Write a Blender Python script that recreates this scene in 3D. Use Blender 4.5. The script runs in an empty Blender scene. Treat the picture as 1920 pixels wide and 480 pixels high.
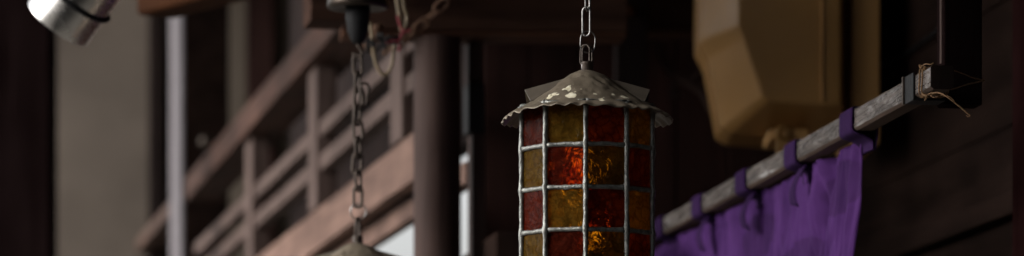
import bpy, bmesh, math, random
from mathutils import Vector, Matrix, noise
random.seed(7)
C = bpy.context.scene.collection
F = 7500.0; HOR = 1110.0; EYE = 1.6          # lens in photo pixels, eye level, eye height in metres
R = math.radians

def pt(u, v, Y):
    """the real point at depth Y metres seen at photo position u, v"""
    return Vector(((u-960)/F*Y, Y, EYE+(HOR-v)/F*Y))
def zz(v, Y): return EYE+(HOR-v)/F*Y
def xx(u, Y): return (u-960)/F*Y

# ---------------------------------------------------------------- mesh helpers
class MB:
    def __init__(s): s.bm = bmesh.new()
    def box(s, x, y, ang, w, d, z0, z1, bev=0.0, seg=2):
        """box: near-left corner x,y; w along the frontal axis, d along the receding axis of a frame turned by ang"""
        ca, sa = math.cos(ang), math.sin(ang)
        r = Vector((ca, sa, 0)); dd = Vector((-sa, ca, 0)); o = Vector((x, y, 0))
        vs = []
        for z in (z0, z1):
            for (i, j) in ((0,0),(1,0),(1,1),(0,1)):
                p = o + r*w*i + dd*d*j; p.z = z; vs.append(s.bm.verts.new(p))
        fs = [(3,2,1,0),(4,5,6,7),(0,1,5,4),(1,2,6,5),(2,3,7,6),(3,0,4,7)]
        nf = [s.bm.faces.new([vs[i] for i in f]) for f in fs]
        if bev:
            es = list({e for f in nf for e in f.edges})
            bmesh.ops.bevel(s.bm, geom=es, offset=bev, segments=seg, profile=0.6, affect='EDGES')
        return s
    def hexa(s, pts, bev=0.0, seg=2):
        """8 points: bottom ring 4 then top ring 4"""
        vs = [s.bm.verts.new(p) for p in pts]
        fs = [(3,2,1,0),(4,5,6,7),(0,1,5,4),(1,2,6,5),(2,3,7,6),(3,0,4,7)]
        nf = [s.bm.faces.new([vs[i] for i in f]) for f in fs]
        if bev:
            es = list({e for f in nf for e in f.edges})
            bmesh.ops.bevel(s.bm, geom=es, offset=bev, segments=seg, profile=0.6, affect='EDGES')
        return s
    def tube(s, pts, rad, n=10, closed=False, flat=1.0, jit=0.0, cap=True, up=None):
        pts = [Vector(p) for p in pts]; m = len(pts)
        rad = rad if hasattr(rad, '__len__') else [rad]*m
        rings = []; prev = up
        for i, p in enumerate(pts):
            a = pts[(i-1) % m] if (closed or i > 0) else p
            b = pts[(i+1) % m] if (closed or i < m-1) else p
            t = (b-a).normalized()
            if prev is None: prev = Vector((0,0,1)) if abs(t.z) < 0.9 else Vector((1,0,0))
            nrm = (prev - t*prev.dot(t))
            if nrm.length < 1e-6: nrm = t.orthogonal()
            nrm.normalize()
            if up is None: prev = nrm
            bn = t.cross(nrm)
            ring = []
            for k in range(n):
                q = 2*math.pi*k/n
                rr = rad[i]*(1+jit*noise.noise(p*260+Vector((math.cos(q), math.sin(q), 0))*0.8))
                ring.append(s.bm.verts.new(p + nrm*math.cos(q)*rr + bn*math.sin(q)*rr*flat))
            rings.append(ring)
        for i in range(m if closed else m-1):
            A, B = rings[i], rings[(i+1) % m]
            for k in range(n):
                s.bm.faces.new((A[k], A[(k+1) % n], B[(k+1) % n], B[k]))
        if not closed and cap:
            s.bm.faces.new(rings[0][::-1]); s.bm.faces.new(rings[-1])
        return s
    def lathe(s, prof, o, n=48, axis=None):
        """prof: list (r, h); o: origin; axis: direction"""
        ax = (axis or Vector((0,0,1))).normalized()
        e1 = ax.orthogonal().normalized(); e2 = ax.cross(e1)
        rings = []
        for (r, h) in prof:
            if r < 1e-6: rings.append([s.bm.verts.new(o+ax*h)])
            else: rings.append([s.bm.verts.new(o+ax*h+(e1*math.cos(2*math.pi*k/n)+e2*math.sin(2*math.pi*k/n))*r) for k in range(n)])
        for A, B in zip(rings, rings[1:]):
            for k in range(n):
                if len(A) == 1: s.bm.faces.new((A[0], B[(k+1)%n], B[k]))
                elif len(B) == 1: s.bm.faces.new((A[k], A[(k+1)%n], B[0]))
                else: s.bm.faces.new((A[k], A[(k+1)%n], B[(k+1)%n], B[k]))
        return s
    def build(s, name, mat, parent=None, smooth=False, loc=None):
        bmesh.ops.recalc_face_normals(s.bm, faces=s.bm.faces[:])
        me = bpy.data.meshes.new(name); s.bm.to_mesh(me); s.bm.free()
        return mkobj(name, me, mat, parent, smooth, loc)

def mkobj(name, me, mat, parent=None, smooth=False, loc=None):
    o = bpy.data.objects.new(name, me); C.objects.link(o)
    if mat: me.materials.append(mat)
    if smooth:
        me.polygons.foreach_set('use_smooth', [True]*len(me.polygons))
    if parent is not None:
        o.parent = parent
        if loc is None: o.matrix_parent_inverse = Matrix.Translation(-wloc(parent))
    if loc is not None: o.location = loc
    return o
def wloc(o):
    l = Vector(o.location)
    while o.parent:
        l = l + o.matrix_parent_inverse.translation
        o = o.parent; l = l + Vector(o.location)
    return l
def tag(o, label, cat, group=None):
    o['label'] = label; o['category'] = cat
    if group: o['group'] = group
    return o
def thing(name, label, cat, loc, group=None):
    o = bpy.data.objects.new(name, None); C.objects.link(o); o.location = loc; o.empty_display_size = .05
    return tag(o, label, cat, group)
def struct(o): o['kind'] = 'structure'; return o
def autosmooth(o, deg=40):
    me = o.data
    me.polygons.foreach_set('use_smooth', [True]*len(me.polygons))
    bm = bmesh.new(); bm.from_mesh(me)
    for e in bm.edges:
        if len(e.link_faces) == 2 and e.calc_face_angle(0) > R(deg): e.smooth = False
    bm.to_mesh(me); bm.free()
    return o

# ---------------------------------------------------------------- materials
def nt(name):
    m = bpy.data.materials.new(name); m.use_nodes = True
    n = m.node_tree.nodes; l = m.node_tree.links
    return m, n, l, n['Principled BSDF']
def ramp(n, l, src, stops):
    r = n.new('ShaderNodeValToRGB'); e = r.color_ramp.elements
    while len(e) < len(stops): e.new(.5)
    for i, (p, c) in enumerate(stops):
        e[i].position = p; e[i].color = (*c, 1)
    l.new(src, r.inputs['Fac']); return r
def coords(n, l, scale, rnd=True, rot=None, kind='Object'):
    tc = n.new('ShaderNodeTexCoord'); mp = n.new('ShaderNodeMapping')
    mp.inputs['Scale'].default_value = scale
    if rot: mp.inputs['Rotation'].default_value = rot
    l.new(tc.outputs[kind], mp.inputs['Vector'])
    return mp.outputs['Vector']
def tex(n, l, vec, scale, detail=5, rough=.6, dist=0.0):
    t = n.new('ShaderNodeTexNoise'); t.inputs['Scale'].default_value = scale
    t.inputs['Detail'].default_value = detail; t.inputs['Roughness'].default_value = rough
    t.inputs['Distortion'].default_value = dist
    l.new(vec, t.inputs['Vector']); return t
def bump(n, l, h, bs, strength, dist):
    b = n.new('ShaderNodeBump'); b.inputs['Strength'].default_value = strength
    b.inputs['Distance'].default_value = dist
    l.new(h, b.inputs['Height']); l.new(b.outputs['Normal'], bs.inputs['Normal']); return b

def wood(name, c0, c1, axis='Z', ang=0.0, rough=.6, scale=1.0, spec=.35, b=.4):
    m, n, l, bs = nt(name)
    sc = {'X': (1.5, 28, 28), 'Y': (28, 1.5, 28), 'Z': (28, 28, 1.5)}[axis]
    v = coords(n, l, (1,1,1), rot=(0,0,-ang)) ; mp = n.new('ShaderNodeMapping'); mp.inputs['Scale'].default_value = [q*scale for q in sc]
    l.new(v, mp.inputs['Vector'])
    t = tex(n, l, mp.outputs['Vector'], 1.0, 7, .62, .6)
    t2 = tex(n, l, v, 3.0, 3, .5)
    mx = n.new('ShaderNodeMix'); mx.data_type = 'FLOAT'; mx.inputs['Factor'].default_value = .4
    l.new(t.outputs['Fac'], mx.inputs[2]); l.new(t2.outputs['Fac'], mx.inputs[3])
    r = ramp(n, l, mx.outputs[0], [(.33, c0), (.66, c1)])
    l.new(r.outputs['Color'], bs.inputs['Base Color'])
    bs.inputs['Roughness'].default_value = rough; bs.inputs['Specular IOR Level'].default_value = spec
    bump(n, l, t.outputs['Fac'], bs, b, .004)
    return m
def plain(name, col, rough=.5, metal=0.0, var=.15, nscale=12, bstr=.15, bdist=.002, spec=.5, stain=None):
    m, n, l, bs = nt(name)
    v = coords(n, l, (1,1,1)); t = tex(n, l, v, nscale, 6, .6)
    lo = [c*(1-var) for c in col]; hi = [min(1, c*(1+var)) for c in col]
    stops = [(.3, lo), (.7, hi)]
    if stain: stops = [(.28, stain), (.42, lo), (.7, hi)]
    r = ramp(n, l, t.outputs['Fac'], stops)
    l.new(r.outputs['Color'], bs.inputs['Base Color'])
    bs.inputs['Roughness'].default_value = rough; bs.inputs['Metallic'].default_value = metal
    bs.inputs['Specular IOR Level'].default_value = spec
    rr = n.new('ShaderNodeMapRange'); rr.inputs[3].default_value = max(.05, rough-.12); rr.inputs[4].default_value = min(1, rough+.15)
    t3 = tex(n, l, v, nscale*2.7, 4, .6); l.new(t3.outputs['Fac'], rr.inputs[0]); l.new(rr.outputs[0], bs.inputs['Roughness'])
    bump(n, l, t.outputs['Fac'], bs, bstr, bdist)
    return m

AR = math.atan(1260/7500)     # the building's axes are turned by this against the lens
AP = math.atan(960/7500)      # the curtain pole's direction

M = {}
M['rail'] = wood('rail_wood', (.016,.009,.007), (.11,.068,.054), 'Y', AR, .7, 1.0, .12, .6)
M['darkrail'] = wood('handrail_wood', (.014,.007,.005), (.095,.047,.034), 'Y', AR, .7, 1.0, .12, .6)
M['railpost'] = wood('rail_post_wood', (.030,.018,.015), (.14,.096,.083), 'Z', AR, .7, 1.0, .12, .6)
M['boardwood'] = wood('weathered_board_wood', (.05,.028,.022), (.24,.147,.115), 'Y', AR, .7, .8, .12, .6)
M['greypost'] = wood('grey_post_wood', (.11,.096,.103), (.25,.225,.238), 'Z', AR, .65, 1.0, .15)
M['column'] = wood('column_wood', (.026,.015,.013), (.085,.054,.046), 'Z', AR, .6, .8, .08)
M['beam'] = wood('dark_beam_wood', (.024,.012,.009), (.080,.042,.029), 'X', AR, .8, 1.0, .05)
M['orangebeam'] = wood('orange_beam_wood', (.006,.003,.002), (.055,.020,.008), 'Y', R(33), .8, 1, .04)
M['redboards'] = wood('dark_red_boards', (.016,.008,.007), (.042,.019,.016), 'Z', AR, .8, 1.0, .05)
M['dark'] = wood('blackened_wood', (.010,.007,.007), (.026,.017,.015), 'Z', AR, .8, 1.0, .05)
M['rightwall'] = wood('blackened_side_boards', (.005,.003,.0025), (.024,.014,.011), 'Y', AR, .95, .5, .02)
M['black'] = wood('soot_black_wood', (.004,.002,.002), (.014,.008,.008), 'Z', AP, .9, 1, 0.0)
M['plaster'] = plain('aged_plaster', (.140,.113,.092), .9, 0, .2, 2.5, .25, .004, .2)
M['plaster2'] = plain('ochre_plaster', (.13,.105,.082), .9, 0, .12, 3, .25, .004, .2)
M['lead'] = plain('lead_came', (.215,.216,.20), .42, .6, .55, 95, .9, .0025)
M['iron'] = plain('chain_iron', (.055,.038,.028), .55, .4, .4, 90, .4, .001)
M['steel'] = plain('steel_link', (.26,.25,.24), .33, 1.0, .35, 120, .4, .0008)
M['brushed'] = plain('brushed_steel', (.72,.70,.68), .24, 1.0, .08, 14, .1, .001)
M['blackmetal'] = plain('black_metal', (.014,.014,.015), .55, 0, .3, 50, .2, .001, .15)
M['tan'] = plain('tan_plastic', (.29,.155,.050), .36, 0, .12, 5, .08, .002, .3)
M['tan2'] = plain('tan_plastic_back', (.44,.24,.085), .5, 0, .06, 5, .08, .002, .4)
M['brass'] = plain('dull_brass', (.05,.038,.03), .38, .8, .25, 30, .3, .001)
M['twine'] = plain('straw_twine', (.20,.11,.05), .9, 0, .5, 300, .6, .001)
M['cream'] = plain('cream_cable', (.22,.16,.09), .5, 0, .2, 40, .1, .001)
M['red'] = plain('red_cord', (.20,.012,.025), .7, 0, .25, 80, .3, .001)
M['rust'] = plain('rusty_iron', (.13,.065,.035), .8, .2, .4, 60, .5, .002)
M['edge'] = wood('bounce_lit_beam_edge', (.035,.015,.009), (.16,.075,.045), 'X', AR, .7, 1, .1)  # paler beam wood, ground bounce put into the colour
M['ground'] = plain('ground_gravel', (.15,.14,.125), .95, 0, .2, 6, .4, .01, .1)
M['ceiling'] = wood('ceiling_boards', (.03,.019,.015), (.07,.045,.035), 'X', AR, .7)

def roof_material():
    m, n, l, bs = nt('hammered_tin')
    v = coords(n, l, (1,1,1))
    t = tex(n, l, v, 38, 7, .65)
    r = ramp(n, l, t.outputs['Fac'], [(.3, (.120,.096,.070)), (.5, (.18,.146,.106)), (.72, (.23,.19,.145))])
    at = n.new('ShaderNodeAttribute'); at.attribute_name = 'paint'
    t2 = tex(n, l, v, 150, 4, .7)
    add = n.new('ShaderNodeMath'); add.operation = 'ADD'; l.new(at.outputs['Fac'], add.inputs[0])
    s = n.new('ShaderNodeMath'); s.operation = 'MULTIPLY'; s.inputs[1].default_value = .9; l.new(t2.outputs['Fac'], s.inputs[0]); l.new(s.outputs[0], add.inputs[1])
    mk = ramp(n, l, add.outputs[0], [(.80, (0,0,0)), (.86, (1,1,1))])
    cr = ramp(n, l, t2.outputs['Fac'], [(.35, (.60,.52,.33)), (.6, (.85,.80,.64))])
    mx = n.new('ShaderNodeMix'); mx.data_type = 'RGBA'
    l.new(mk.outputs['Color'], mx.inputs['Factor']); l.new(r.outputs['Color'], mx.inputs[6]); l.new(cr.outputs['Color'], mx.inputs[7])
    l.new(mx.outputs[2], bs.inputs['Base Color'])
    inv = n.new('ShaderNodeMapRange'); inv.inputs[3].default_value = .22; inv.inputs[4].default_value = 0
    l.new(mk.outputs['Color'], inv.inputs[0]); l.new(inv.outputs[0], bs.inputs['Metallic'])
    rr = n.new('ShaderNodeMapRange'); rr.inputs[3].default_value = .34; rr.inputs[4].default_value = .62
    l.new(t.outputs['Fac'], rr.inputs[0]); l.new(rr.outputs[0], bs.inputs['Roughness'])
    bump(n, l, add.outputs[0], bs, .35, .0012)
    return m
M['tin'] = roof_material()
M['tinplain'] = plain('vent_tin', (.135,.112,.088), .45, .25, .2, 30, .25, .001)

def glass(name, c_lo, c_hi, body):
    m, n, l, bs = nt(name)
    oi = n.new('ShaderNodeObjectInfo')
    tc = n.new('ShaderNodeTexCoord')
    comb = n.new('ShaderNodeVectorMath'); comb.operation = 'SCALE'; comb.inputs['Scale'].default_value = 37.0
    cx = n.new('ShaderNodeCombineXYZ')
    for i in range(3): l.new(oi.outputs['Random'], cx.inputs[i])
    l.new(cx.outputs[0], comb.inputs[0])
    ad = n.new('ShaderNodeVectorMath'); ad.operation = 'ADD'
    l.new(tc.outputs['Object'], ad.inputs[0]); l.new(comb.outputs[0], ad.inputs[1])
    v = ad.outputs[0]
    t = tex(n, l, v, 55, 3, .5, .8)
    t2 = tex(n, l, v, 26, 2, .5, .3)
    vo = n.new('ShaderNodeTexVoronoi'); vo.inputs['Scale'].default_value = 48; vo.feature = 'SMOOTH_F1'
    l.new(v, vo.inputs['Vector'])
    ve = n.new('ShaderNodeTexVoronoi'); ve.feature = 'DISTANCE_TO_EDGE'; ve.inputs['Scale'].default_value = 62
    wv = n.new('ShaderNodeVectorMath'); wv.operation = 'ADD'; ws = n.new('ShaderNodeVectorMath'); ws.operation = 'SCALE'; ws.inputs['Scale'].default_value = .02
    l.new(t.outputs['Color'], ws.inputs[0]); l.new(v, wv.inputs[0]); l.new(ws.outputs[0], wv.inputs[1]); l.new(wv.outputs[0], ve.inputs['Vector'])
    vm = n.new('ShaderNodeMapRange'); vm.inputs[1].default_value = 0; vm.inputs[2].default_value = .16; vm.inputs[3].default_value = 0; vm.inputs[4].default_value = 1
    l.new(ve.outputs['Distance'], vm.inputs[0])
    cm = n.new('ShaderNodeMath'); cm.operation = 'MULTIPLY'; l.new(t2.outputs['Fac'], cm.inputs[0])
    c2 = n.new('ShaderNodeMapRange'); c2.inputs[3].default_value = .62; c2.inputs[4].default_value = 1.12; l.new(vm.outputs[0], c2.inputs[0]); l.new(c2.outputs[0], cm.inputs[1])
    r = ramp(n, l, cm.outputs[0], [(.3, c_lo), (.66, c_hi)])
    hb = n.new('ShaderNodeMath'); hb.operation = 'ADD'; l.new(t.outputs['Fac'], hb.inputs[0])
    h2 = n.new('ShaderNodeMath'); h2.operation = 'MULTIPLY'; h2.inputs[1].default_value = 1.2
    l.new(vo.outputs['Distance'], h2.inputs[0]); l.new(h2.outputs[0], hb.inputs[1])
    l.new(r.outputs['Color'], bs.inputs['Base Color'])
    hv = n.new('ShaderNodeMapRange'); hv.inputs[3].default_value = .62; hv.inputs[4].default_value = 1.25
    l.new(oi.outputs['Random'], hv.inputs[0])
    hsv = n.new('ShaderNodeHueSaturation'); l.new(hv.outputs[0], hsv.inputs['Value']); l.new(r.outputs['Color'], hsv.inputs['Color'])
    rf = n.new('ShaderNodeBsdfRefraction'); rf.inputs['Roughness'].default_value = .06; rf.inputs['IOR'].default_value = 1.45
    l.new(hsv.outputs[0], rf.inputs['Color'])
    bp = bump(n, l, hb.outputs[0], bs, 1.0, .009); l.new(bp.outputs['Normal'], rf.inputs['Normal'])
    bm_ = n.new('ShaderNodeBump'); bm_.inputs['Strength'].default_value = .55; bm_.inputs['Distance'].default_value = .003
    l.new(hb.outputs[0], bm_.inputs['Height'])
    gl = n.new('ShaderNodeBsdfGlossy'); gl.inputs['Roughness'].default_value = .16; l.new(bm_.outputs['Normal'], gl.inputs['Normal'])
    lw = n.new('ShaderNodeFresnel'); lw.inputs['IOR'].default_value = 1.3; l.new(bm_.outputs['Normal'], lw.inputs['Normal'])
    fm = n.new('ShaderNodeMath'); fm.operation = 'MINIMUM'; fm.inputs[1].default_value = .006; l.new(lw.outputs[0], fm.inputs[0])
    t5 = tex(n, l, v, 120, 5, .65, 1.2)
    r2 = ramp(n, l, t5.outputs['Fac'], [(.36, [c*.2 for c in c_lo]), (.64, [c*.62 for c in c_lo])])
    df = n.new('ShaderNodeBsdfDiffuse'); l.new(r2.outputs['Color'], df.inputs['Color']); l.new(bm_.outputs['Normal'], df.inputs['Normal'])
    tr = n.new('ShaderNodeBsdfTranslucent'); l.new(hsv.outputs[0], tr.inputs['Color'])
    m1 = n.new('ShaderNodeMixShader'); m1.inputs[0].default_value = .45; l.new(df.outputs[0], m1.inputs[1]); l.new(tr.outputs[0], m1.inputs[2])
    m2 = n.new('ShaderNodeMixShader'); m2.inputs[0].default_value = body; l.new(rf.outputs[0], m2.inputs[1]); l.new(m1.outputs[0], m2.inputs[2])
    m3 = n.new('ShaderNodeMixShader'); l.new(fm.outputs[0], m3.inputs[0]); l.new(m2.outputs[0], m3.inputs[1]); l.new(gl.outputs[0], m3.inputs[2])
    l.new(m3.outputs[0], n['Material Output'].inputs['Surface']); n.remove(bs)
    return m
M['amber'] = glass('amber_glass', (.38,.22,.035), (.78,.53,.13), .45)
M['redglass'] = glass('red_glass', (.28,.045,.022), (.72,.27,.07), .42)
M['purpleglass'] = glass('plum_glass', (.16,.03,.04), (.34,.08,.08), .5)

def curtain_material():
    m, n, l, bs = nt('purple_cloth')
    v = coords(n, l, (1,1,1)); t = tex(n, l, v, 9, 4, .6); w = tex(n, l, v, 600, 2, .6)
    r = ramp(n, l, t.outputs['Fac'], [(.3, (.036,.0115,.066)), (.7, (.070,.024,.118))])
    at = n.new('ShaderNodeAttribute'); at.attribute_name = 'motif'
    mx = n.new('ShaderNodeMix'); mx.data_type = 'RGBA'
    l.new(at.outputs['Fac'], mx.inputs['Factor']); l.new(r.outputs['Color'], mx.inputs[6]); mx.inputs[7].default_value = (.022,.007,.038,1)
    l.new(mx.outputs[2], bs.inputs['Base Color'])
    bs.inputs['Roughness'].default_value = .8
    bs.inputs['Sheen Weight'].default_value = 0; bs.inputs['Sheen Roughness'].default_value = .4
    bs.inputs['Specular IOR Level'].default_value = .05
    bump(n, l, w.outputs['Fac'], bs, .3, .0006)
    return m
M['purple'] = curtain_material()
M['tabcloth'] = plain('dark_purple_band_cloth', (.026,.010,.045), .85, 0, .2, 60, .3, .0006, .05)

def wrap_material():
    """timber pole in crumpled clear film: brown-grey wood with bright crumpled highlights"""
    m, n, l, bs = nt('film_wrapped_wood')
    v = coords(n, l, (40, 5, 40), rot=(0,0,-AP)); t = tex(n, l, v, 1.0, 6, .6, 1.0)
    r = ramp(n, l, t.outputs['Fac'], [(.3, (.035,.026,.021)), (.60, (.16,.132,.118)), (.70, (.46,.44,.43))])  # palest stop paints the film's glints into the base colour
    l.new(r.outputs['Color'], bs.inputs['Base Color'])
    bs.inputs['Roughness'].default_value = .5
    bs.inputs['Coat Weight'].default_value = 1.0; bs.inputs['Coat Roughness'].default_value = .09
    v2 = coords(n, l, (18, 2.6, 46), rot=(R(12),0,-AP)); t2 = tex(n, l, v2, 1.6, 5, .55, 1.6)
    vo = n.new('ShaderNodeTexVoronoi'); vo.feature = 'DISTANCE_TO_EDGE'; vo.inputs['Scale'].default_value = 1.2; l.new(v2, vo.inputs['Vector'])
    hb = n.new('ShaderNodeMath'); hb.operation = 'ADD'; l.new(t2.outputs['Fac'], hb.inputs[0]); l.new(vo.outputs['Distance'], hb.inputs[1])
    b = n.new('ShaderNodeBump'); b.inputs['Strength'].default_value = 1.0; b.inputs['Distance'].default_value = .012
    l.new(hb.outputs[0], b.inputs['Height']); l.new(b.outputs['Normal'], bs.inputs['Coat Normal'])
    b2 = n.new('ShaderNodeBump'); b2.inputs['Strength'].default_value = .5; b2.inputs['Distance'].default_value = .008
    l.new(hb.outputs[0], b2.inputs['Height']); l.new(b2.outputs['Normal'], bs.inputs['Normal'])
    return m
M['wrap'] = wrap_material()

# ---------------------------------------------------------------- chain links
def link_path(c, L, W, yaw, tilt=0.0, n=20):
    """stadium shaped loop centred at c, length L vertical, width W, turned by yaw about the vertical"""
    pts = []; r = W/2; h = L/2-r
    for i in range(n):
        a = math.pi*i/(n/2-1) if i < n/2 else math.pi + math.pi*(i-n/2)/(n/2-1)
        x = math.cos(a)*r; z = math.sin(a)*r + (h if i < n/2 else -h)
        p = Vector((x, 0, z)); p = Matrix.Rotation(tilt, 3, 'Y') @ p; p = Matrix.Rotation(yaw, 3, 'Z') @ p
        pts.append(c+p)
    return pts

# ---------------------------------------------------------------- stained glass lantern
def build_lantern(name, label, base, rows=5, theta=92.3, group='stained glass lanterns'):
    """base = point on the axis at the roof rim height"""
    t = thing(name, label, 'lantern', base, group)
    O = Vector(base)
    # roof: hammered cone with a fluted rim
    NA, NRr = 300, 56
    prof = [(.012,.069),(.026,.064),(.039,.055),(.065,.0365),(.085,.0235),(.105,.0125),(.117,.0070),(.1225,.0045),(.1255,.0025),(.1275,.0002)]
    cum = [0]
    for a, b in zip(prof, prof[1:]): cum.append(cum[-1]+math.hypot(b[0]-a[0], b[1]-a[1]))
    patches = [(-.058,-.066,.0052,1.0),(-.050,-.062,.0042,.95),(-.066,-.070,.0035,.9),(-.060,-.083,.0028,.85),(-.029,-.058,.0050,1.0),(-.024,-.083,.0058,1.15),(-.030,-.080,.004,1),
               (.0096,-.078,.0040,.62),(.019,-.100,.0042,1.05),(.037,-.070,.0040,.66),(.054,-.068,.0046,.95),(-.010,-.066,.002,.7),(.070,-.075,.002,.8)]
    bm = bmesh.new(); rings = []; paint = []
    dents = [(random.uniform(0, 2*math.pi), random.uniform(.03, .115), random.uniform(.004, .007)) for _ in range(150)]
    dpos = [(math.cos(a)*r, math.sin(a)*r, s) for a, r, s in dents]
    for j in range(NRr+1):
        s = cum[-1]*j/NRr
        k = max(i for i in range(len(cum)-1) if cum[i] <= s+1e-9); f = (s-cum[k])/(cum[k+1]-cum[k])
        r0 = prof[k][0]+(prof[k+1][0]-prof[k][0])*f; z0 = prof[k][1]+(prof[k+1][1]-prof[k][1])*f
        ring = []
        for i in range(NA):
            a = 2*math.pi*i/NA
            w = max(0, (r0-.100)/.030)**1.5
            wav = math.sin(a*31+1.4*noise.noise(Vector((math.cos(a)*2, math.sin(a)*2, 1.3)))*3)*(.8+.7*noise.noise(Vector((math.cos(a)*3, math.sin(a)*3, 7))))
            lo = noise.noise(Vector((math.cos(a)*1.3, math.sin(a)*1.3, 4)))
            r = r0 + w*(.0013*wav) ; z = z0 + w*(.0023*wav + .004*lo) + min(1.3, w)*(.0065*max(0, -math.sin(a))-.010*abs(math.cos(a))**4)
            x = math.cos(a)*r; y = math.sin(a)*r
            z += .0022*noise.noise(Vector((x*38, y*38, 2.2)))
            for dx, dy, ds in dpos:
                q = ((x-dx)**2+(y-dy)**2)/(ds*ds)
                if q < 4: z -= .0011*math.exp(-q*1.6)
            ring.append(bm.verts.new(O+Vector((x, y, z))))
            pv = 0
            for (px, py, ps, pw) in patches:
                q = math.hypot(x-px, (y-py)*.8)/(ps*.92)*(1+.9*noise.noise(Vector((x*170, y*170, 5))))
                pv = max(pv, pw*max(0, 1.0-q*.55)*.95)
            paint.append(pv)
        rings.append(ring)
    for A, B in zip(rings, rings[1:]):
        for k in range(NA): bm.faces.new((A[k], A[(k+1) % NA], B[(k+1) % NA], B[k]))
    me = bpy.data.meshes.new('roof'); bm.to_mesh(me); bm.free()
    at = me.attributes.new('paint', 'FLOAT', 'POINT'); at.data.foreach_set('value', paint)
    rf = mkobj('roof', me, M['tin'], t, True)
    sol = rf.modifiers.new('thick', 'SOLIDIFY'); sol.thickness = .0012; sol.offset = -1
    # two folded sheet vents pushed out of the cone
    for ang, sx in ((R(180+4), -1), (R(-4), 1)):
        u = Vector((math.cos(ang), math.sin(ang), 0)); s_ = Vector((-math.sin(ang), math.cos(ang), 0))
        apex_in = O+u*.020+Vector((0,0,.0635)); tip = O+u*.094+Vector((0,0,.0425))
        half = .034; zb = .028
        mb = MB()
        for sg in (1, -1):
            lo_in = O+u*.022+s_*sg*.034+Vector((0,0,.030)); lo_out = O+u*.088+s_*sg*half+Vector((0,0,zb-.006))
            th = Vector((0,0,-.0013))
            vv = [mb.bm.verts.new(p) for p in (apex_in, tip, lo_out, lo_in, apex_in+th, tip+th, lo_out+th, lo_in+th)]
            for f in ((0,1,2,3),(7,6,5,4),(0,4,5,1),(1,5,6,2),(2,6,7,3),(3,7,4,0)): mb.bm.faces.new([vv[i] for i in f])
        mb.build('vent_hood', M['tinplain'], t)
    # collar and hook at the top
    col = MB().lathe([(0,.062),(.0125,.062),(.0120,.066),(.0105,.070),(.0092,.0715),(.0092,.080),(.0096,.081),(.0096,.0835),(.0086,.085),(0,.085)], O, 32).build('collar', M['iron'], t, False)
    autosmooth(col, 35)
    MB().tube([O+Vector((-.0075,-.004,z)) for z in (.068,.078,.084)], .0011, 8).build('collar_pin', M['steel'], t, True)
    # body
    Rb = .101; H = .0629; ztop = .0137
    V = []
    for k in range(10):
        a = R(theta+36*k); V.append(Vector((math.cos(a)*Rb, -math.sin(a)*Rb, 0)))
    for k in range(10):
        A, B = V[k], V[(k+1) % 10]
        e = (B-A).normalized(); nrm = Vector(((A+B).x, (A+B).y, 0)).normalized()
        L = (B-A).length
        for j in range(rows):
            z1 = ztop-H*j-.003; z0 = ztop-H*(j+1)+.003
            mb = MB(); th = .0028; g = .003; N = 8
            wz = lambda p: nrm*(.0009*noise.noise(p*60))
            grid = {}
            for sd in (0, 1):
                for a in range(N+1):
                    for b in range(N+1):
                        p = A+e*(g+(L-2*g)*a/N)+Vector((0,0,z0+(z1-z0)*b/N)) - nrm*(th*sd)
                        p += wz(p+O*0+Vector((k, j, sd*.4)))
                        grid[sd,a,b] = mb.bm.verts.new(O+p)
            for a in range(N):
                for b in range(N):
                    mb.bm.faces.new((grid[0,a,b],grid[0,a+1,b],grid[0,a+1,b+1],grid[0,a,b+1]))
                    mb.bm.faces.new((grid[1,a,b+1],grid[1,a+1,b+1],grid[1,a+1,b],grid[1,a,b]))
            for a in range(N):
                mb.bm.faces.new((grid[0,a,0],grid[1,a,0],grid[1,a+1,0],grid[0,a+1,0]))
                mb.bm.faces.new((grid[0,a,N],grid[0,a+1,N],grid[1,a+1,N],grid[1,a,N]))
                mb.bm.faces.new((grid[0,0,a],grid[0,0,a+1],grid[1,0,a+1],grid[1,0,a]))
                mb.bm.faces.new((grid[0,N,a],grid[1,N,a],grid[1,N,a+1],grid[0,N,a+1]))
            redp = (k+j) % 2 == 1
            mat = M['redglass'] if redp else M['amber']
            if redp and k == 2 and j == 0: mat = M['purpleglass']
            mb.build('glass_pane', mat, t, False)
    # lead cames: uprights at the corners, bars between the rows, lumps of solder where they meet
    for k in range(10):
        A = V[k]*1.012
        pts = []; rad = []
        for i in range(rows*8+1):
            z = ztop-H*i/8
            pts.append(O+A+Vector((.0004*noise.noise(Vector((k*3.1,0,z*30))), .0004*noise.noise(Vector((0,k*3.1,z*30))), z)))
            d = abs((i+4) % 8-4)/8.0
            rad.append(.0037*(1+.13*noise.noise(Vector((k,i*.7,3))))+.0016*math.exp(-(d*9)**2))
        MB().tube(pts, rad, 12, jit=.30).build('upright_came', M['lead'], t, True)
    for j in range(rows+1):
        for k in range(10):
            A, B = V[k]*1.004, V[(k+1) % 10]*1.004
            z = ztop-H*j; nrm = (A+B).normalized(); pts = []; rad = []
            dz0 = .0012*noise.noise(Vector((k*1.7, j*2.1, 1))); 
            for i in range(9):
                f = i/8; p = A.lerp(B, f)
                pts.append(O+p+nrm*.0008+Vector((0,0,z+dz0*math.sin(math.pi*f)+.0005*noise.noise(Vector((k*2+f*3, j, 9))))))
                rad.append(.0035*(1+.16*noise.noise(Vector((k*2+f*5, j*3, 4))))+.0012*(math.exp(-(f*9)**2)+math.exp(-((1-f)*9)**2)))
            MB().tube(pts, rad, 12, jit=.30, flat=.8).build('cross_came', M['lead'], t, True)
    # base ring and floor plate under the body
    zb = ztop-H*rows
    bp = MB().lathe([(0,zb-.004),(.06,zb-.006),(.104,zb-.003),(.106,zb+.001),(.100,zb+.002),(0,zb+.002)], O, 40).build('base_plate', M['tinplain'], t)
    autosmooth(bp, 40)
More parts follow.
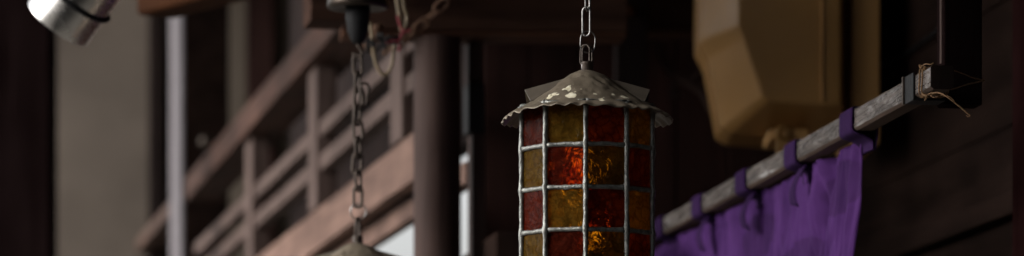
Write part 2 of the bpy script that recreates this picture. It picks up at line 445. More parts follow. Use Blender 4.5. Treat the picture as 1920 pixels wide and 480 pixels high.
    # added lit bulbs and holders, standing in for daylight glowing through the panes
    bb = O+Vector((-.013, -.01, 0))
    MB().lathe([(0,.052),(.012,.052),(.014,.046),(.014,-.042),(.010,-.0485),(0,-.0485)], bb, 24).build('added_bulb_holder', M['blackmetal'], t, True)
    MB().lathe([(0,-.106),(.006,-.104),(.011,-.098),(.0145,-.089),(.0145,-.079),(.0125,-.068),(.009,-.058),(.007,-.050),(0,-.0495)], bb, 32).build('added_bulb', M['added_bulb'], t, True)
    b2_ = O+Vector((.004, .004, -.112))
    MB().lathe([(0,-.040),(.009,-.041),(.012,-.044),(.012,-.0485),(0,-.0485)], b2_, 24).build('added_bulb_holder', M['blackmetal'], t, True)
    MB().tube([O+Vector((.012,.02,.05)), O+Vector((.016,.022,-.08)), O+Vector((.012,.014,-.14)), O+Vector((.005,.005,-.153))], .003, 8).build('added_lamp_arm', M['blackmetal'], t, True)
    MB().lathe([(0,-.080),(.004,-.079),(.0065,-.075),(.008,-.070),(.008,-.064),(.007,-.057),(.006,-.050),(0,-.0495)], b2_, 32).build('added_bulb', M['added_bulb'], t, True)  # second one added too, for glow in the lower panes
    return t
mb_, n_, l_, bs_ = nt('added_warm_bulb')
bs_.inputs['Base Color'].default_value = (.9,.75,.5,1)
bs_.inputs['Emission Color'].default_value = (1.0,.70,.30,1); bs_.inputs['Emission Strength'].default_value = 2.0  # emission added to give the panes their orange glow
M['added_bulb'] = mb_

LB = Vector((xx(1101,6), 6.0, zz(222,6)))
build_lantern('stained_glass_lantern', 'red and amber stained glass lantern in sharp focus, paint flecks on its scalloped roof', LB)

# its chain
def chain_thing(label, specs, top_to=None):
    """specs: (centre, length, width, yaw, wire radius, material, tilt)"""
    t = thing('hanging_chain', label, 'chain', specs[-1][0])
    for (c, L, W, yaw, wr, m, tl) in specs:
        MB().tube(link_path(Vector(c), L, W, yaw, tl), wr, 10, closed=True, jit=.12).build('link', m, t, True)
    return t
ax = LB.x
specs = []
def lz(v): return zz(v, 6.0)
specs.append(((ax+.0005, 6, (lz(124)+lz(86))/2), lz(86)-lz(124), .0175, R(32), .0017, M['iron'], 0))
specs.append(((ax-.003, 6, (lz(124)+lz(84))/2), lz(84)-lz(124), .0170, R(-38), .0017, M['iron'], .04))
specs.append(((ax+.001, 6, (lz(99)+lz(58))/2), lz(58)-lz(99), .0225, R(14), .0010, M['steel'], .05))
z = lz(66); k = 0
while z < 2.93:
    specs.append(((ax+(.0008 if k % 2 else -.0012), 6, z+.0205), .043, .0125, R(60 if k % 2 else -28), .00165, M['steel'], 0)); z += .0375; k += 1
chain_thing('thin bright steel chain that the focused stained glass lantern hangs from', specs)
# beam out of view that carries the chain
tag(MB().box(-1.6, 5.93, 0, 3.6, .14, z-.002, z+.16, .004).build('ceiling_beam', M['beam']), 'dark crossbeam above the stained glass lantern', 'beam')

# ---------------------------------------------------------------- second lantern, left and further back
Y2 = 7.3
L2 = Vector((xx(671,Y2), Y2, zz(452,Y2)-.0755))
build_lantern('stained_glass_lantern', 'blurred grey lantern roof at the bottom edge under the long dark chain', L2, rows=5, theta=100)
specs = []
vb = 446; sp = 0; v = 452; k = 0; Lk = .046
zc = L2.z+.083
specs.append(((L2.x, Y2, zc+.016), .036, .018, R(70), .0028, M['iron'], 0))
specs.append(((L2.x+.001, Y2, zc+.046), .030, .028, R(5), .0014, M['steel'], .0))
zc += .056
cup_bottom = zz(98, Y2)
while zc < cup_bottom-.012:
    off = .0012*math.sin(k*2.3); specs.append(((L2.x+off, Y2, zc+.017), .038, .0160, R(62+random.uniform(-12,12) if k % 2 else -18+random.uniform(-12,12)), .0029, M['iron'], random.uniform(-.08,.08))); zc += .0300; k += 1
ct = chain_thing('long dark iron chain with heavy links hanging left of the column', specs)
# a loose link hung on the chain
MB().tube(link_path(pt(682,178,7.27), .044, .016, R(30), .15), .0024, 10, closed=True).build('loose_link', M['iron'], ct, True)
# ceiling rose with its cup
o = pt(671, 18, Y2)
cr = thing('ceiling_hook', 'round metal ceiling plate with a dark cup hook holding the iron chain', 'ceiling hook', o)
pl = MB().lathe([(0,.030),(.045,.030),(.054,.022),(.056,.012),(.0555,.004),(.052,.001),(.046,.003),(.030,.008),(0,.009)], o, 48).build('plate', M['brass'], cr, True)
cu = MB().lathe([(0,.012),(.023,.012),(.0225,-.012),(.019,-.040),(.013,-.056),(.009,-.062),(.0,-.063)], o, 32).build('cup', M['blackmetal'], cr, True)
MB().tube([o+Vector((0,0,-.058)), o+Vector((.001,0,-.068)), o+Vector((.006,0,-.074)), o+Vector((.009,0,-.081)), o+Vector((.004,0,-.088)), o+Vector((-.005,0,-.087)), o+Vector((-.008,0,-.079))], .0028, 10).build('hook', M['iron'], cu, True)
MB().tube([o+Vector((.0,0,.028)), o+Vector((0,0,.20))], .007, 12).build('stem', M['blackmetal'], cr, True)
# beam carrying the rose
tag(MB().box(o.x-.75, Y2-.06, 0, 1.0, .12, o.z+.2, o.z+.34, .004).build('hook_beam', M['beam']), 'dark beam above the frame carrying the ceiling hook', 'beam')

# cables beside the rose
def smooth_path(P, n=6):
    out = []
    for i in range(len(P)-1):
        p0 = P[max(0,i-1)]; p1 = P[i]; p2 = P[i+1]; p3 = P[min(len(P)-1,i+2)]
        for k in range(n):
            t = k/n
            out.append(.5*((2*p1)+(p2-p0)*t+(2*p0-5*p1+4*p2-p3)*t*t+(3*p1-p0-3*p2+p3)*t**3))
    out.append(P[-1]); return out
YC = 7.7
tag(MB().tube(smooth_path([pt(u,v,YC) for u,v in ((693,40),(697,62),(700,95),(707,125),(720,140),(733,128),(738,100),(740,84),(752,74))]), .0034, 8).build('cream_cable', M['cream'], None, True),
    'cream cable sagging in a loop beside the ceiling hook', 'cable')
tag(MB().tube(smooth_path([pt(u,v,YC) for u,v in ((744,-60),(745,0),(748,22),(751,42),(753,56),(760,50),(763,30),(757,10),(752,-60))]), .0036, 8).build('doubled_cable', M['cream'], None, True),
    'doubled cream cable coming down between hook and column', 'cable')
tag(MB().tube(smooth_path([pt(u,v,YC-.02) for u,v in ((745,30),(752,52),(758,58),(770,57),(756,60),(748,75),(735,78),(724,80),(740,76),(750,86),(747,96))]), .0024, 8).build('red_cord', M['red'], None, True),
    'short red cord knotted among the cables by the beam', 'cord')
rc = thing('rusty_chain', 'rusty chain slanting up to the right below the long beam', 'chain', pt(745,92,YC+.05))
P0 = pt(722,96,YC+.05); P1 = pt(856,-22,YC+.1); nn = 7
for i in range(nn):
    c = P0.lerp(P1, (i+.5)/nn)+Vector((0,0,-.012*math.sin(math.pi*(i+.5)/nn)))
    pts = [p for p in link_path(Vector((0,0,0)), .034, .017, R(20 if i % 2 else 75), 0)]
    rot = Matrix.Rotation(R(48), 3, 'Y')
    MB().tube([c+rot@p for p in pts], .0026, 8, closed=True).build('link', M['rust'], rc, True)
tag(MB().lathe([(0,-.012),(.010,-.011),(.013,-.004),(.013,.004),(.009,.014),(0,.016)], pt(707,57,YC+.04), 16, Vector((.4,.1,-1))).build('rusty_hook_nut', M['rust'], None, True),
    'small rusty orange knob right of the ceiling hook cup', 'knob')
bun = thing('cable_bundle', 'tangle of dark wire ends below the ceiling hook', 'wires', pt(720,85,YC))
for i in range(9):
    a = [pt(700+random.uniform(-16,30), 72+random.uniform(-10,24), YC-.03+random.uniform(0,.05))]
    for q in range(4): a.append(a[-1]+Vector((random.uniform(-.012,.018), random.uniform(-.006,.006), random.uniform(-.014,.012))))
    MB().tube(smooth_path(a, 5), .0028, 7).build('wire', M['rust'] if i in (2,6) else M['blackmetal'], bun, True)

# ---------------------------------------------------------------- steel spotlight, top left
cc = pt(150, -14, 7.4); axv = Vector((-.62, .32, -.76)).normalized()
sp = thing('spotlight', 'shiny brushed steel spotlight can hanging tilted at the top left', 'spotlight', cc)
rr = .0665
bd = MB().lathe([(0,.062),(rr*.90,.062),(rr*.97,.066),(rr,.072),(rr*1.01,.064),(rr,.05),(rr,-.085),(rr*.96,-.095),(rr*.6,-.12),(0,-.122)], cc, 64, axv)
bd = bd.build('can', M['brushed'], sp); autosmooth(bd, 30)
ring = []
e1 = axv.orthogonal().normalized(); e2 = axv.cross(e1)
for i in range(40):
    a = 2*math.pi*i/40; ring.append(cc+axv*.010+(e1*math.cos(a)+e2*math.sin(a))*(rr+.003))
MB().tube(ring, .0048, 8, closed=True).build('clamp_ring', M['blackmetal'], sp, True)
MB().tube([cc-axv*.12, cc-axv*.16, cc+Vector((.1,.05,.22)), cc+Vector((.1,.05,.5))], .009, 10).build('bracket', M['blackmetal'], sp, True)
MB().tube(smooth_path([cc-axv*.09+Vector((.068,-.03,0)), cc+Vector((.11,-.02,.02)), cc+Vector((.15,.0,.08)), cc+Vector((.16,.03,.2))]), .004, 8).build('power_cable', M['blackmetal'], sp, True)

# ---------------------------------------------------------------- building behind: beams, column, railing
def rbox(u, v0, v1, Y, w, d, mat, name, ang=AR, bev=.004, parent=None):
    """upright box whose near-left corner shows at u at depth Y, between the heights of v0 (top) and v1 (bottom)"""
    return MB().box(xx(u,Y), Y, ang, w, d, zz(v1,Y), zz(v0,Y), bev).build(name, mat, parent)
# long beam, the light on its underside painted as a paler strip
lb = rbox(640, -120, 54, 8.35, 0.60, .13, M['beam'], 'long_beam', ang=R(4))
rbox(640.5, 54.3, 64, 8.36, 0.598, .125, M['edge'], 'lit_lower_edge', ang=R(4), parent=lb)
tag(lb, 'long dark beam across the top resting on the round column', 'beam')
# beam end blocks and the tilted beam, top left
tag(rbox(582, -140, 38, 8.0, .075, .13, M['beam'], 'beam_end'), 'squared beam end behind the ceiling hook plate', 'beam')
A = pt(254, 30, 8.9); ang = R(57)
dv = Vector((math.cos(ang), -math.sin(ang), 0)); nv = Vector((math.sin(ang), math.cos(ang), 0))
pts = []
Ln = .95
for (zl, zr) in ((0, .0), (.16, .16)):
    pts += [A+Vector((0,0,zl)), A+dv*Ln+Vector((0,0,zr)), A+dv*Ln+nv*.10+Vector((0,0,zr)), A+nv*.10+Vector((0,0,zl))]
tag(MB().hexa(pts, .014, 3).build('tilted_beam', M['orangebeam']), 'slanting dark beam with an orange-brown underside at the top left', 'beam')
# column
co = MB().lathe([(0,0),(.0505,0),(.0502,2.2),(.0498,zz(68.5,8.40)),(0,zz(68.5,8.40))], Vector((xx(820,8.42), 8.42, 0)), 64).build('column', M['column']); autosmooth(co, 50)
tag(co, 'dark brown round column with a bright left edge right of the rusty chain', 'column')

# railing
ca, sa = math.cos(AR), math.sin(AR)
def rp(Y, off=0.0):
    """point on the railing line at depth Y, moved off metres to its right side"""
    return Vector((-.222-(Y-9)*math.tan(AR)+off*ca, Y+off*sa, 0))
def rail_member(parent, name, Y0, Y1, z0, z1, off, w, mat, bev=.004):
    p = rp(Y0, off); d = (Y1-Y0)/ca
    return MB().box(p.x, p.y, AR, w, d, z0, z1, bev).build(name, mat, parent)
rl = thing('balcony_railing', 'receding wooden balcony railing with posts and two slim rails under a wide handrail', 'railing', rp(9)+Vector((0,0,2.6)))
rail_member(rl, 'handrail', 8.6, 14.6, 3.026, 3.110, -.03, .125, M['darkrail'], .006)
rail_member(rl, 'slim_rail', 8.6, 14.6, 2.828, 2.870, .004, .040, M['railpost'])
rail_member(rl, 'slim_rail', 8.6, 14.6, 2.736, 2.779, .004, .040, M['railpost'])
for Yp in (9.16, 10.80, 12.50):
    rail_member(rl, 'post', Yp, Yp+.19, 2.640, 3.024, -.004, .056, M['railpost'])
rl2 = rail_member(None, 'far_railing', 15.2, 17.0, 3.045, 3.098, -.03, .085, M['rail'], .006)
tag(rl2, 'short stretch of handrail left of the tall grey post', 'railing')
tag(rail_member(None, 'floor_beam', 8.72, 14.6, 2.528, 2.636, 0, .038, M['boardwood']), 'broad pale brown floor board of the balcony rising to the column', 'beam')
tag(rail_member(None, 'under_beam', 8.55, 14.6, 2.474, 2.522, .045, .032, M['boardwood']), 'narrower lower beam below the broad balcony board, bright sky beneath', 'beam')
tag(rail_member(None, 'dark_gap_filler', 8.75, 14.6, 2.50, 2.60, .050, .02, M['dark']), 'added dark filler shading the gap between the broad board and the beam below', 'board')  # added filler, keeps sky out of the shaded gap
# tall grey post standing at the end of the railing
p = Vector((xx(345,14.7), 14.7, 0))
tp = thing('tall_post', 'tall post with a pale lit left side at the far end of the railing', 'post', p)
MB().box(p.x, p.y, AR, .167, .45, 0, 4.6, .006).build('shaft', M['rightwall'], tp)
MB().box(p.x-.014*math.cos(AR), p.y-.014*math.sin(AR)+.004, AR, .013, .46, 0, 4.59, .003).build('lit_side_strip', M['greypost'], tp)  # added pale strip on a dark shaft paints lit side against shaded front
MB().lathe([(0,-.02),(.018,-.02),(.026,-.008),(.024,.006),(.012,.016),(0,.018)], pt(386,266,14.66), 20, Vector((0,-1,.3))).build('metal_stud', M['brass'], tp, True)

# dark wall behind the railing, on the balcony
p = rp(9.75, .25)
tag(MB().box(p.x, p.y, AR, .05, 4.0, 2.71, 4.6, .003).build('boarded_wall', M['dark']), 'dark boarded wall behind the balcony railing', 'wall')
p = rp(10.4, .18)
tag(MB().box(p.x, p.y, AR, .04, .20, 2.66, 4.4, .003).build('wall_stud', M['greypost']), 'slim grey upright behind the railing between its posts', 'post')

# far wall with plaster panels
YW = 17.0
fw = thing('plaster_wall', 'far grey-beige plaster wall with dark upright studs', 'wall', Vector((xx(90,YW), YW, 0)))
def wall_piece(name, u0, u1, Y, d, mat, z0=0, z1=5.2, parent=None, bev=.003):
    w = xx(u1,Y)-xx(u0,Y)
    return MB().box(xx(u0,Y), Y, 0, w, d, z0, z1, bev).build(name, mat, parent)
wall_piece('plaster_panel', 50, 283, YW, .12, M['plaster'], parent=fw)
wall_piece('stud', 278, 302, YW-.06, .2, M['dark'], parent=fw)
wall_piece('plaster_panel', 303, 462, YW+.01, .12, M['plaster2'], parent=fw)
wall_piece('stud', 463, 512, YW-.05, .2, M['redboards'], parent=fw)
wall_piece('plaster_panel', 513, 600, YW+.01, .12, M['plaster2'], parent=fw)
wall_piece('stud', 545, 700, YW-.04, .04, M['redboards'], z0=2.9, parent=fw)
# dark post and red-brown boards on the far left
tag(wall_piece('dark_post', 22, 92, 13.5, .25, M['black']), 'black post at the left edge in front of the plaster wall', 'post')
tag(wall_piece('side_panel', -420, 24, 14.5, .06, M['black']), 'dark red-brown panel at the far left edge', 'panel')

# post and beams right of the column
gp = thing('corner_post', 'grey post with a black band just right of the column', 'post', Vector((xx(881,8.45), 8.45, 0)))
MB().box(xx(885,8.45), 8.45, AR, .030, .06, zz(480,8.45)-.3, zz(250,8.45), .004).build('lower_shaft', M['column'], gp)
MB().box(xx(878,8.44), 8.44, AR, .036, .07, zz(249.5,8.45), zz(156,8.45), .004).build('black_band', M['blackmetal'], gp)
MB().box(xx(878,8.45), 8.45, AR, .034, .06, zz(155,8.45), zz(78,8.45), .004).build('upper_shaft', M['column'], gp)
tag(MB().box(xx(930,8.2), 8.2, R(7.3), .32, .62, 2.1, zz(434,8.2), .004).build('beam_stub', M['rightwall']), 'dark square beam stub at the bottom left of the lantern', 'beam')

# back wall of dark red boards
bw = thing('back_wall', 'dark red-brown board wall behind the focused lantern', 'wall', Vector((xx(908,9.75), 9.75, 0)))
u = 908
while u < 1760:
    wpx = random.choice((86, 92, 98, 104))
    w = wpx/F*9.75
    MB().box(xx(u,9.75), 9.75+random.uniform(0,.006)+(u-908)/F*9.75*.05, R(3), w-.004, .03, 0, 4.6, .003).build('board', M['redboards'], bw)
    u += wpx
MB().box(xx(905,9.82), 9.83, R(3), 1.2, .03, 0, 4.6).build('backing', M['dark'], bw)
tag(rbox(1156, -140, 700, 9.2, .072, .1, M['dark'], 'wall_post', ang=R(3)), 'dark upright post right behind the lantern chain', 'post')
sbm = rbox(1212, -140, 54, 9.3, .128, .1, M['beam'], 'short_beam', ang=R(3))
rbox(1212.5, 54.3, 62, 9.305, .127, .095, M['edge'], 'lit_lower_edge', ang=R(3), parent=sbm)
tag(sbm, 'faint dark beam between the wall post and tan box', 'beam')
# knot-like peg on the post
tag(MB().lathe([(0,-.01),(.012,-.01),(.014,0),(.010,.008),(0,.010)], pt(1184,20,9.19), 16, Vector((0,-1,0))).build('wooden_peg', M['orangebeam'], None, True), 'small pale peg near the top of the dark wall post', 'peg')
# carved bracket branch
br = thing('carved_bracket', 'faint curled wooden branch bracket in the dark left of the tan box', 'bracket', pt(1240,110,9.25))
MB().tube(smooth_path([pt(a,b,9.25) for a,b in ((1236,80),(1245,112),(1262,140),(1290,155),(1315,172),(1335,205),(1350,232))]), [.010]*31+[.009]*6, 8).build('branch', M['column'], br, True)
MB().tube(smooth_path([pt(a,b,9.25) for a,b in ((1275,175),(1262,182),(1268,160),(1290,152),(1310,140),(1318,128))]), .007, 8).build('curl', M['column'], br, True)

# right side wall, running away from the lens, with rails
sw = thing('side_wall', 'blackened side wall of horizontal boards at the right', 'wall', Vector((xx(2080,6.4), 6.4, 0)))
q0 = Vector((xx(2141,6.9), 6.9)); a2 = AP
z = 1.0; i = 0
while z < 4.6:
    h = random.choice((.17, .21, .25))
    MB().box(q0.x+random.uniform(0,.002), q0.y, a2, .03, 3.2, z+.001, z+h-.001, .002).build('board', M['rightwall'], sw)
    z += h; i += 1
MB().box(q0.x+.033, q0.y-.0, a2, .03, 3.3, 0, 4.6).build('backing', M['dark'], sw)
for (vv, hh, prj) in ((330,.045,.03),(455,.06,.05)):
    zc = zz(vv, 7.2)
    MB().box(q0.x-prj*math.cos(a2), q0.y-.0, a2, prj, 3.1, zc-hh/2, zc+hh/2, .005).build('batten', M['rightwall'], sw)
tag(MB().box(xx(1932,6.5), 6.5, AP, .12, .12, 0, 4.5, .004).build('edge_post', wood('edge_post_wood', (.006,.002,.002), (.018,.007,.007), 'Z', AP, .9, 1, 0.0)), 'dark reddish post cut by the right edge', 'post')
tag(MB().tube(smooth_path([pt(a,b,14774/a-.03) for a,b in ((1640,130),(1672,112),(1705,96),(1738,72),(1775,44),(1810,30))]), .0035, 8).build('dark_cable', M['blackmetal'], None, True), 'thin black cable slanting across the side wall boards', 'cable')

# ---------------------------------------------------------------- tan housing
YB = 8.75
tb = thing('tan_housing', 'large tan plastic equipment housing above the purple curtain', 'equipment box', pt(1440,250,YB))
def frustum(outer, inner, Yo, Yi, Yback, bev):
    mb = MB(); n = len(outer)
    o_ = [mb.bm.verts.new(pt(a,b,Yo)) for a,b in outer]; i_ = [mb.bm.verts.new(pt(a,b,Yi)) for a,b in inner]
    bk = [mb.bm.verts.new(pt(a,b,Yo)+Vector((0,Yback-Yo,0))) for a,b in outer]
    mb.bm.faces.new(i_)
    for k in range(n):
        j = (k+1) % n
        mb.bm.faces.new((i_[k], i_[j], o_[j], o_[k])); mb.bm.faces.new((o_[k], o_[j], bk[j], bk[k]))
    mb.bm.faces.new(bk[::-1])
    bmesh.ops.recalc_face_normals(mb.bm, faces=mb.bm.faces[:])
    bmesh.ops.bevel(mb.bm, geom=mb.bm.edges[:], offset=bev, segments=5, profile=.55, affect='EDGES', clamp_overlap=True)
    return mb
bx = frustum([(1311,-220),(1311,78),(1328,110),(1352,238),(1372,250),(1545,262),(1590,262),(1590,-220)],
             [(1384,-200),(1384,48),(1394,72),(1428,180),(1440,190),(1540,196),(1578,196),(1578,-200)], YB, YB-.16, YB+.25, .0065).build('cover', M['tan'], tb)
autosmooth(bx, 30)
MB().box(xx(1540,YB-.17), YB-.165, 0, .004, .02, zz(190,YB-.16), zz(-200,YB-.16), .001).build('seam_strip', M['tan2'], tb)
MB().box(xx(1598,YB-.12), YB-.12, R(2), .060, .30, zz(270,YB-.12), zz(-220,YB-.12), .005).build('back_panel', M['tan2'], tb)
# tab with an eye
tbm = MB(); 
tabp = MB().lathe([(0.0065,-.004),(.0065,.004),(.015,.004),(.017,.002),(.017,-.002),(.015,-.004),(.0065,-.004)], pt(1467,250,YB-.15), 28, Vector((.25,-1,0)))
tabp.build('eyelet', M['tan'], bx, True)
MB().box(xx(1456,YB-.15), YB-.152, 0, .026, .012, zz(292,YB-.15), zz(262,YB-.15), .003).build('tab', M['tan'], tb)
MB().box(xx(1442,YB-.14), YB-.14, 0, .085, .20, zz(275,YB), zz(256,YB), .004).build('foot', M['tan2'], tb)

# ---------------------------------------------------------------- curtain pole
cp, spn = math.cos(AP), math.sin(AP)
PX, PY = xx(1745,6.0), 6.0; PZ = zz(122, 6.0); PW = .036
def pole_pt(Y, r=0.0, z=0.0):
    """point on the pole's near-left top edge at depth Y, r metres to its right, z above"""
    return Vector((PX-(Y-PY)*math.tan(AP)+r*cp, Y+r*spn, PZ+z))
YE = 9.25
po = MB()
seg = 60; Lp = (YE-PY)/cp
cs = [(0.003,0),(PW-.003,0),(PW,-.003),(PW,-PW+.004),(PW-.005,-PW),(.005,-PW),(0,-PW+.004),(0,-.003)]
rings = []
for i in range(seg+1):
    Y = PY+(YE-PY)*i/seg
    rings.append([po.bm.verts.new(pole_pt(Y, r, z)+Vector((0,0,.0006*noise.noise(Vector((Y*3,r*20,z*20)))))) for r, z in cs])
for A_, B_ in zip(rings, rings[1:]):
    for k in range(8): po.bm.faces.new((A_[k], A_[(k+1)%8], B_[(k+1)%8], B_[k]))
po.bm.faces.new(rings[0]); po.bm.faces.new(rings[-1][::-1])
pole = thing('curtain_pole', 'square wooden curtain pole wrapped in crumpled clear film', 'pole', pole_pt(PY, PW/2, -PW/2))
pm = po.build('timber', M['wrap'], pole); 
M['endgrain'] = wood('pole_end_wood', (.012,.007,.006), (.035,.022,.018), 'Z', AP, .8, 1, .08)
M['polewood'] = wood('pole_under_wood', (.045,.030,.022), (.11,.075,.058), 'Y', AP, .8, 1, .1)
pm.data.materials.append(M['endgrain']); pm.data.materials.append(M['polewood'])
pm.data.update()
for f in pm.data.polygons:
    if abs(f.normal.y) > .9 and len(f.vertices) == 8: f.material_index = 1
    elif f.normal.z < -.5: f.material_index = 2
# angle bracket round the pole
bk = thing('angle_bracket', 'black metal angle bracket under the near end of the curtain pole', 'bracket', pole_pt(6.12))
for nm, (r0, r1, z0, z1) in {'upright_plate': (-.004, -.0005, -PW-.0045, .002), 'lower_plate': (-.0004, PW+.012, -PW-.0045, -PW-.0005)}.items():
    y0, y1 = 6.10, 6.155
    P = []
    for z in (z0, z1):
        P += [pole_pt(y0, r0, z), pole_pt(y0, r1, z), pole_pt(y1, r1, z), pole_pt(y1, r0, z)]
    MB().hexa(P, .0008, 1).build(nm, M['blackmetal'], bk)
# pale edge strip of the bracket
P = []
for z in (-PW-.004, .0025):
    P += [pole_pt(6.155, -.0075, z), pole_pt(6.155, -.001, z), pole_pt(6.160, -.001, z), pole_pt(6.160, -.0075, z)]
MB().hexa(P, .0006, 1).build('flange', M['iron'], bk)
# twine wound round the pole, knots and loose ends
tw = thing('twine', 'straw twine knotted round the pole end with a loose tail', 'twine', pole_pt(6.05))
for i, yy in enumerate((6.045, 6.066)):
    g = .0016
    loop = [(-g,g),(PW/2,g+.001),(PW+g,g),(PW+g,-PW/2),(PW+g,-PW-g),(PW/2,-PW-g-.001),(-g,-PW-g),(-g-.001,-PW/2)]
    pp = [pole_pt(yy+random.uniform(-.006,.006), r, z) for r, z in loop]
    MB().tube(smooth_path(pp+[pp[0]], 3)[:-1], .0013, 6, closed=True, jit=.5).build('turn', M['twine'], tw, True)
def knot(c, s, n=26):
    P = [c+Vector((random.gauss(0,1)*s, random.gauss(0,1)*s*.6, random.gauss(0,1)*s*.7)) for _ in range(n)]
    return MB().tube(smooth_path(P, 4), .0011, 6, jit=.5)
knot(pole_pt(6.045, -.001, .002), .0028).build('knot', M['twine'], tw, True)
knot(pole_pt(6.05, .004, -PW-.006), .0038, 24).build('knot', M['twine'], tw, True)
def strand(P, r=.0010):
    MB().tube(smooth_path([Vector(p) for p in P], 6), r, 6, jit=.5).build('strand', M['twine'], tw, True)
strand([pt(1742,176,6.0), pt(1760,174,5.98), pt(1776,182,5.97), pt(1795,196,5.97), pt(1808,207,5.97), pt(1819,217,5.97)], .0012)
strand([pt(1744,178,6.0), pt(1752,183,5.99), pt(1764,179,5.99), pt(1780,181,5.98), pt(1790,190,5.98)], .0008)
strand([pt(1819,217,5.97), pt(1815,219,5.97), pt(1812,216,5.97)], .0007)
strand([pt(1785,131,6.02), pt(1805,138,6.05), pt(1825,146,6.12), pt(1846,151,6.17)], .0009)
strand([pt(1755,170,6.02), pt(1785,167,6.05), pt(1815,158,6.1), pt(1846,151,6.17)], .0009)
strand([pt(1728,124,6.03), pt(1736,120,6.0), pt(1745,121,5.99), pt(1750,118,5.99)], .0008)
strand([pt(1748,172,6.0), pt(1738,180,5.99), pt(1730,176,6.0)], .0008)

# hanging post behind the pole end
hp = MB().box(xx(1770,6.16), 6.16, AP, .0605, .05, zz(196,6.16), 3.4, .0035, 3).build('hanging_post', M['black'])
tag(hp, 'dark squared hanging timber behind the end of the curtain pole', 'post')
tag(MB().box(xx(1765,6.17), 6.17, AP, .0038, .012, zz(118,6.17), 3.4, .001).build('lit_edge_strip', M['column']), 'thin pale strip added for the lit left edge of the hanging timber', 'strip')  # paler strip paints the light on the timber's left edge

# ---------------------------------------------------------------- purple curtain
def curtain():
    NU, NV = 420, 150
    y0, y1 = 6.60, 9.15; ht = .45
    bm = bmesh.new(); mot = []; g = []
    tabs = [6.585, 7.055, 7.525, 8.0, 8.47, 8.94]
    circ = [(6.76, -.070, .046), (7.10, -.165, .044), (7.55, -.085, .044)]
    for i in range(NU+1):
        Y = y0+(y1-y0)*i/NU; col = []
        dt = min(abs(Y-t) for t in tabs)
        sag = -.004*min(1, dt/.235)**1.4
        for j in range(NV+1):
            v = j/NV; z = -PW-.004+sag*(1-v*.7)-ht*v
            amp = .006+.020*min(1, v*2.5)
            n1 = noise.noise(Vector((Y*7, v*1.3, 3.0))); n2 = noise.noise(Vector((Y*19+v*1.5, v*1.1, 8.0))); n3 = noise.noise(Vector((Y*47-v*2, v*1.4, 5.0)))
            o = amp*(.45*math.sin(Y*24+3.5*n1)+.30*math.sin(Y*63+4*n1+2*n2)+.7*n1+.75*(1-2.6*abs(n2))*.6+.30*(1-2.6*abs(n3)))
            o += .007*math.exp(-((dt)/.09)**2)*math.sin(Y*150+3*noise.noise(Vector((Y*5,v*3,1))))*math.exp(-v*2.5)
            o += .009*math.exp(-((Y-6.62-.03*v)/.012)**2)-.008*math.exp(-((Y-6.66-.05*v)/.016)**2)
            o += .010*math.exp(-((Y-(6.86+.10*v*3))/.035)**2)*1.5 - .010*math.exp(-((Y-(6.93+.3*v))/.03)**2)
            o *= .35+.65*min(1, (Y-y0)/.16)
            o -= .0011*(1-math.tanh((Y-y0-.05)/.006)); o -= .0008*(1+math.tanh((z+PW+.030)/.0024))
            r = PW*.82+o
            col.append(bm.verts.new(pole_pt(Y+.22*v*max(0,1-(Y-y0)/.5)+.006*noise.noise(Vector((v*6, 1, i*.01))), r, z)))
            s = 0
            for (cy, cz, cr_) in circ:
                q = math.hypot((Y-cy)*.24, z+PW-cz)/cr_
                s = max(s, min(.5, max(0, (1-q)*7)), 0)
            mot.append(s)
        g.append(col)
    for i in range(NU):
        for j in range(NV): bm.faces.new((g[i][j], g[i+1][j], g[i+1][j+1], g[i][j+1]))
    me = bpy.data.meshes.new('curtain'); bm.to_mesh(me); bm.free()
    at = me.attributes.new('motif', 'FLOAT', 'POINT'); at.data.foreach_set('value', mot)
    t = thing('purple_curtain', 'purple cloth curtain with looped tabs hanging from the film-wrapped pole', 'curtain', pole_pt(6.52, PW, -PW))
    c = mkobj('cloth', me, M['purple'], t, True)
    s = c.modifiers.new('thick', 'SOLIDIFY'); s.thickness = .0012
    for n_, Yt in enumerate(tabs):
        mb = MB(); g_ = .0022; Wd = .100
        path = [(PW*.9,-PW-.03),(PW*.85,-PW-.016),(PW*.5,-PW-.0075),(0.004,-PW-g_-.001),(-g_,-PW+.002),(-g_-.0006,-PW/2),(-g_,-.001),(.004,g_),(PW-.004,g_),(PW+g_,-.002),(PW+g_,-PW/2),(PW+g_,-PW-.004),(PW*.95,-PW-.03)]
        sp_ = smooth_path([Vector((a,b,0)) for a,b in path], 4)
        rows = []
        for q in sp_:
            rows.append([mb.bm.verts.new(pole_pt(Yt-Wd/2+Wd*k/6+.004*noise.noise(Vector((q.x*60,q.y*60,n_*5)))+(.0), q.x+.0008*math.sin(k*1.4+n_)*(1 if q.y < -PW else .3), q.y)) for k in range(7)])
        for A_, B_ in zip(rows, rows[1:]):
            for k in range(6): mb.bm.faces.new((A_[k], A_[k+1], B_[k+1], B_[k]))
        tb_ = mb.build('tab', M['tabcloth'], t, True)
        s = tb_.modifiers.new('thick', 'SOLIDIFY'); s.thickness = .0016; s.offset = 1
        if n_ in (1, 2, 3):   # the loose sewn end below the loop
            mb = MB(); rows = []
            for a in range(9):
                f = a/8; zq = -PW-.006-.070*f
                rows.append([mb.bm.verts.new(pole_pt(Yt-.045+.05*k/4+.03*f-.012*math.sin(f*5+n_), PW*.45-.012*math.sin(f*2.6)-.002*math.sin(k*1.6+f*4), zq+(.010*(k/4) if a == 8 else 0))) for k in range(5)])
            for A_, B_ in zip(rows, rows[1:]):
                for k in range(4): mb.bm.faces.new((A_[k], A_[k+1], B_[k+1], B_[k]))
            tl = mb.build('loose_end', M['tabcloth'], tb_, True)
            s = tl.modifiers.new('thick', 'SOLIDIFY'); s.thickness = .0016
    return t
curtain()

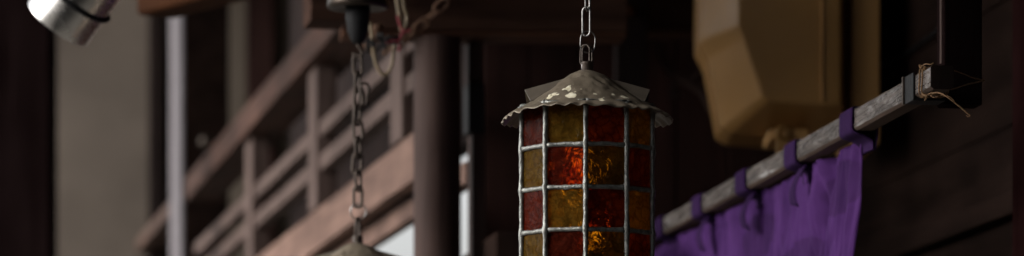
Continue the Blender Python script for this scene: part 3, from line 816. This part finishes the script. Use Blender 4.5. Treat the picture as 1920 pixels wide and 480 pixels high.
# ---------------------------------------------------------------- setting: ground, roof over it all
g = MB().box(-1500, -1500, 0, 3000, 3000, -.5, 0).build('ground', M['ground']); struct(g)
cl = MB().box(-2.0, -1.2, 0, 4.2, 18.9, 4.6, 4.8).build('roof_slab', M['ceiling']); struct(cl)
tag(MB().box(-2.1, 4.71, 0, .1, 7.0, 3.78, 4.59).build('eaves_light_blocker', M['dark']), 'dark eaves board over the open left side, added out of view to limit light', 'board')  # added out of sight, hung low to trim light from the left
tag(MB().box(2.05, -2.5, 0, .1, 20.0, 0, 4.59).build('outer_wall', M['dark']), 'dark wall far to the right, outside the photo', 'wall')

tag(MB().box(-2.0, -2.7, 0, 4.1, .1, 0, 2.4).build('rear_light_blocker', M['dark']), 'dark wall behind the photographer, added out of view to cut front light', 'wall')  # added out of sight to hold back the front fill
tag(MB().box(-2.1, -2.7, 0, .1, 7.4, 0, 4.59).build('left_light_blocker', M['dark']), 'dark wall left of the photographer, added out of view to block left front light', 'wall')  # added out of sight to narrow the opening on the left
# ---------------------------------------------------------------- light
SUN_EL, SUN_AZ = 30, 258      # azimuth: from where, degrees clockwise seen from above with +Y as 0
w = bpy.data.worlds.new('World'); bpy.context.scene.world = w; w.use_nodes = True
wn, wl = w.node_tree.nodes, w.node_tree.links
bg = wn['Background']; sky = wn.new('ShaderNodeTexSky'); sky.sky_type = 'NISHITA'; sky.sun_disc = False
sky.sun_elevation = R(SUN_EL); sky.sun_rotation = R(SUN_AZ); sky.dust_density = 4.0; sky.air_density = 1.0; sky.ozone_density = 1.0
hs = wn.new('ShaderNodeHueSaturation'); hs.inputs['Saturation'].default_value = .15
wl.new(sky.outputs[0], hs.inputs['Color']); wl.new(hs.outputs[0], bg.inputs['Color']); bg.inputs['Strength'].default_value = .15
sl = bpy.data.lights.new('sun', 'SUN'); sl.energy = .62; sl.angle = R(15); sl.color = (1,.96,.9)
so = bpy.data.objects.new('sun', sl); C.objects.link(so)
az = R(SUN_AZ); sd = Vector((math.sin(az)*math.cos(R(SUN_EL)), math.cos(az)*math.cos(R(SUN_EL)), math.sin(R(SUN_EL))))
so.rotation_euler = sd.to_track_quat('Z', 'Y').to_euler(); so.location = (-5,-5,8)

# ---------------------------------------------------------------- camera
cam = bpy.data.cameras.new('camera'); co_ = bpy.data.objects.new('camera', cam); C.objects.link(co_)
co_.location = (0,0,EYE); co_.rotation_euler = (R(90),0,0)
cam.sensor_width = 36; cam.lens = 36*F/1920; cam.shift_y = (HOR-240)/1920
cam.clip_end = 5000; cam.clip_start = .05
cam.dof.use_dof = True; cam.dof.focus_distance = 5.93; cam.dof.aperture_fstop = 4.4
sc = bpy.context.scene; sc.camera = co_
sc.view_settings.view_transform = 'Standard'; sc.view_settings.look = 'None'; sc.view_settings.exposure = .95; sc.view_settings.gamma = 1
sc.view_settings.use_curve_mapping = False
sc.cycles.use_denoising = True
sc.cycles.max_bounces = 14; sc.cycles.transmission_bounces = 12; sc.cycles.diffuse_bounces = 5
sc.cycles.sample_clamp_indirect = 6
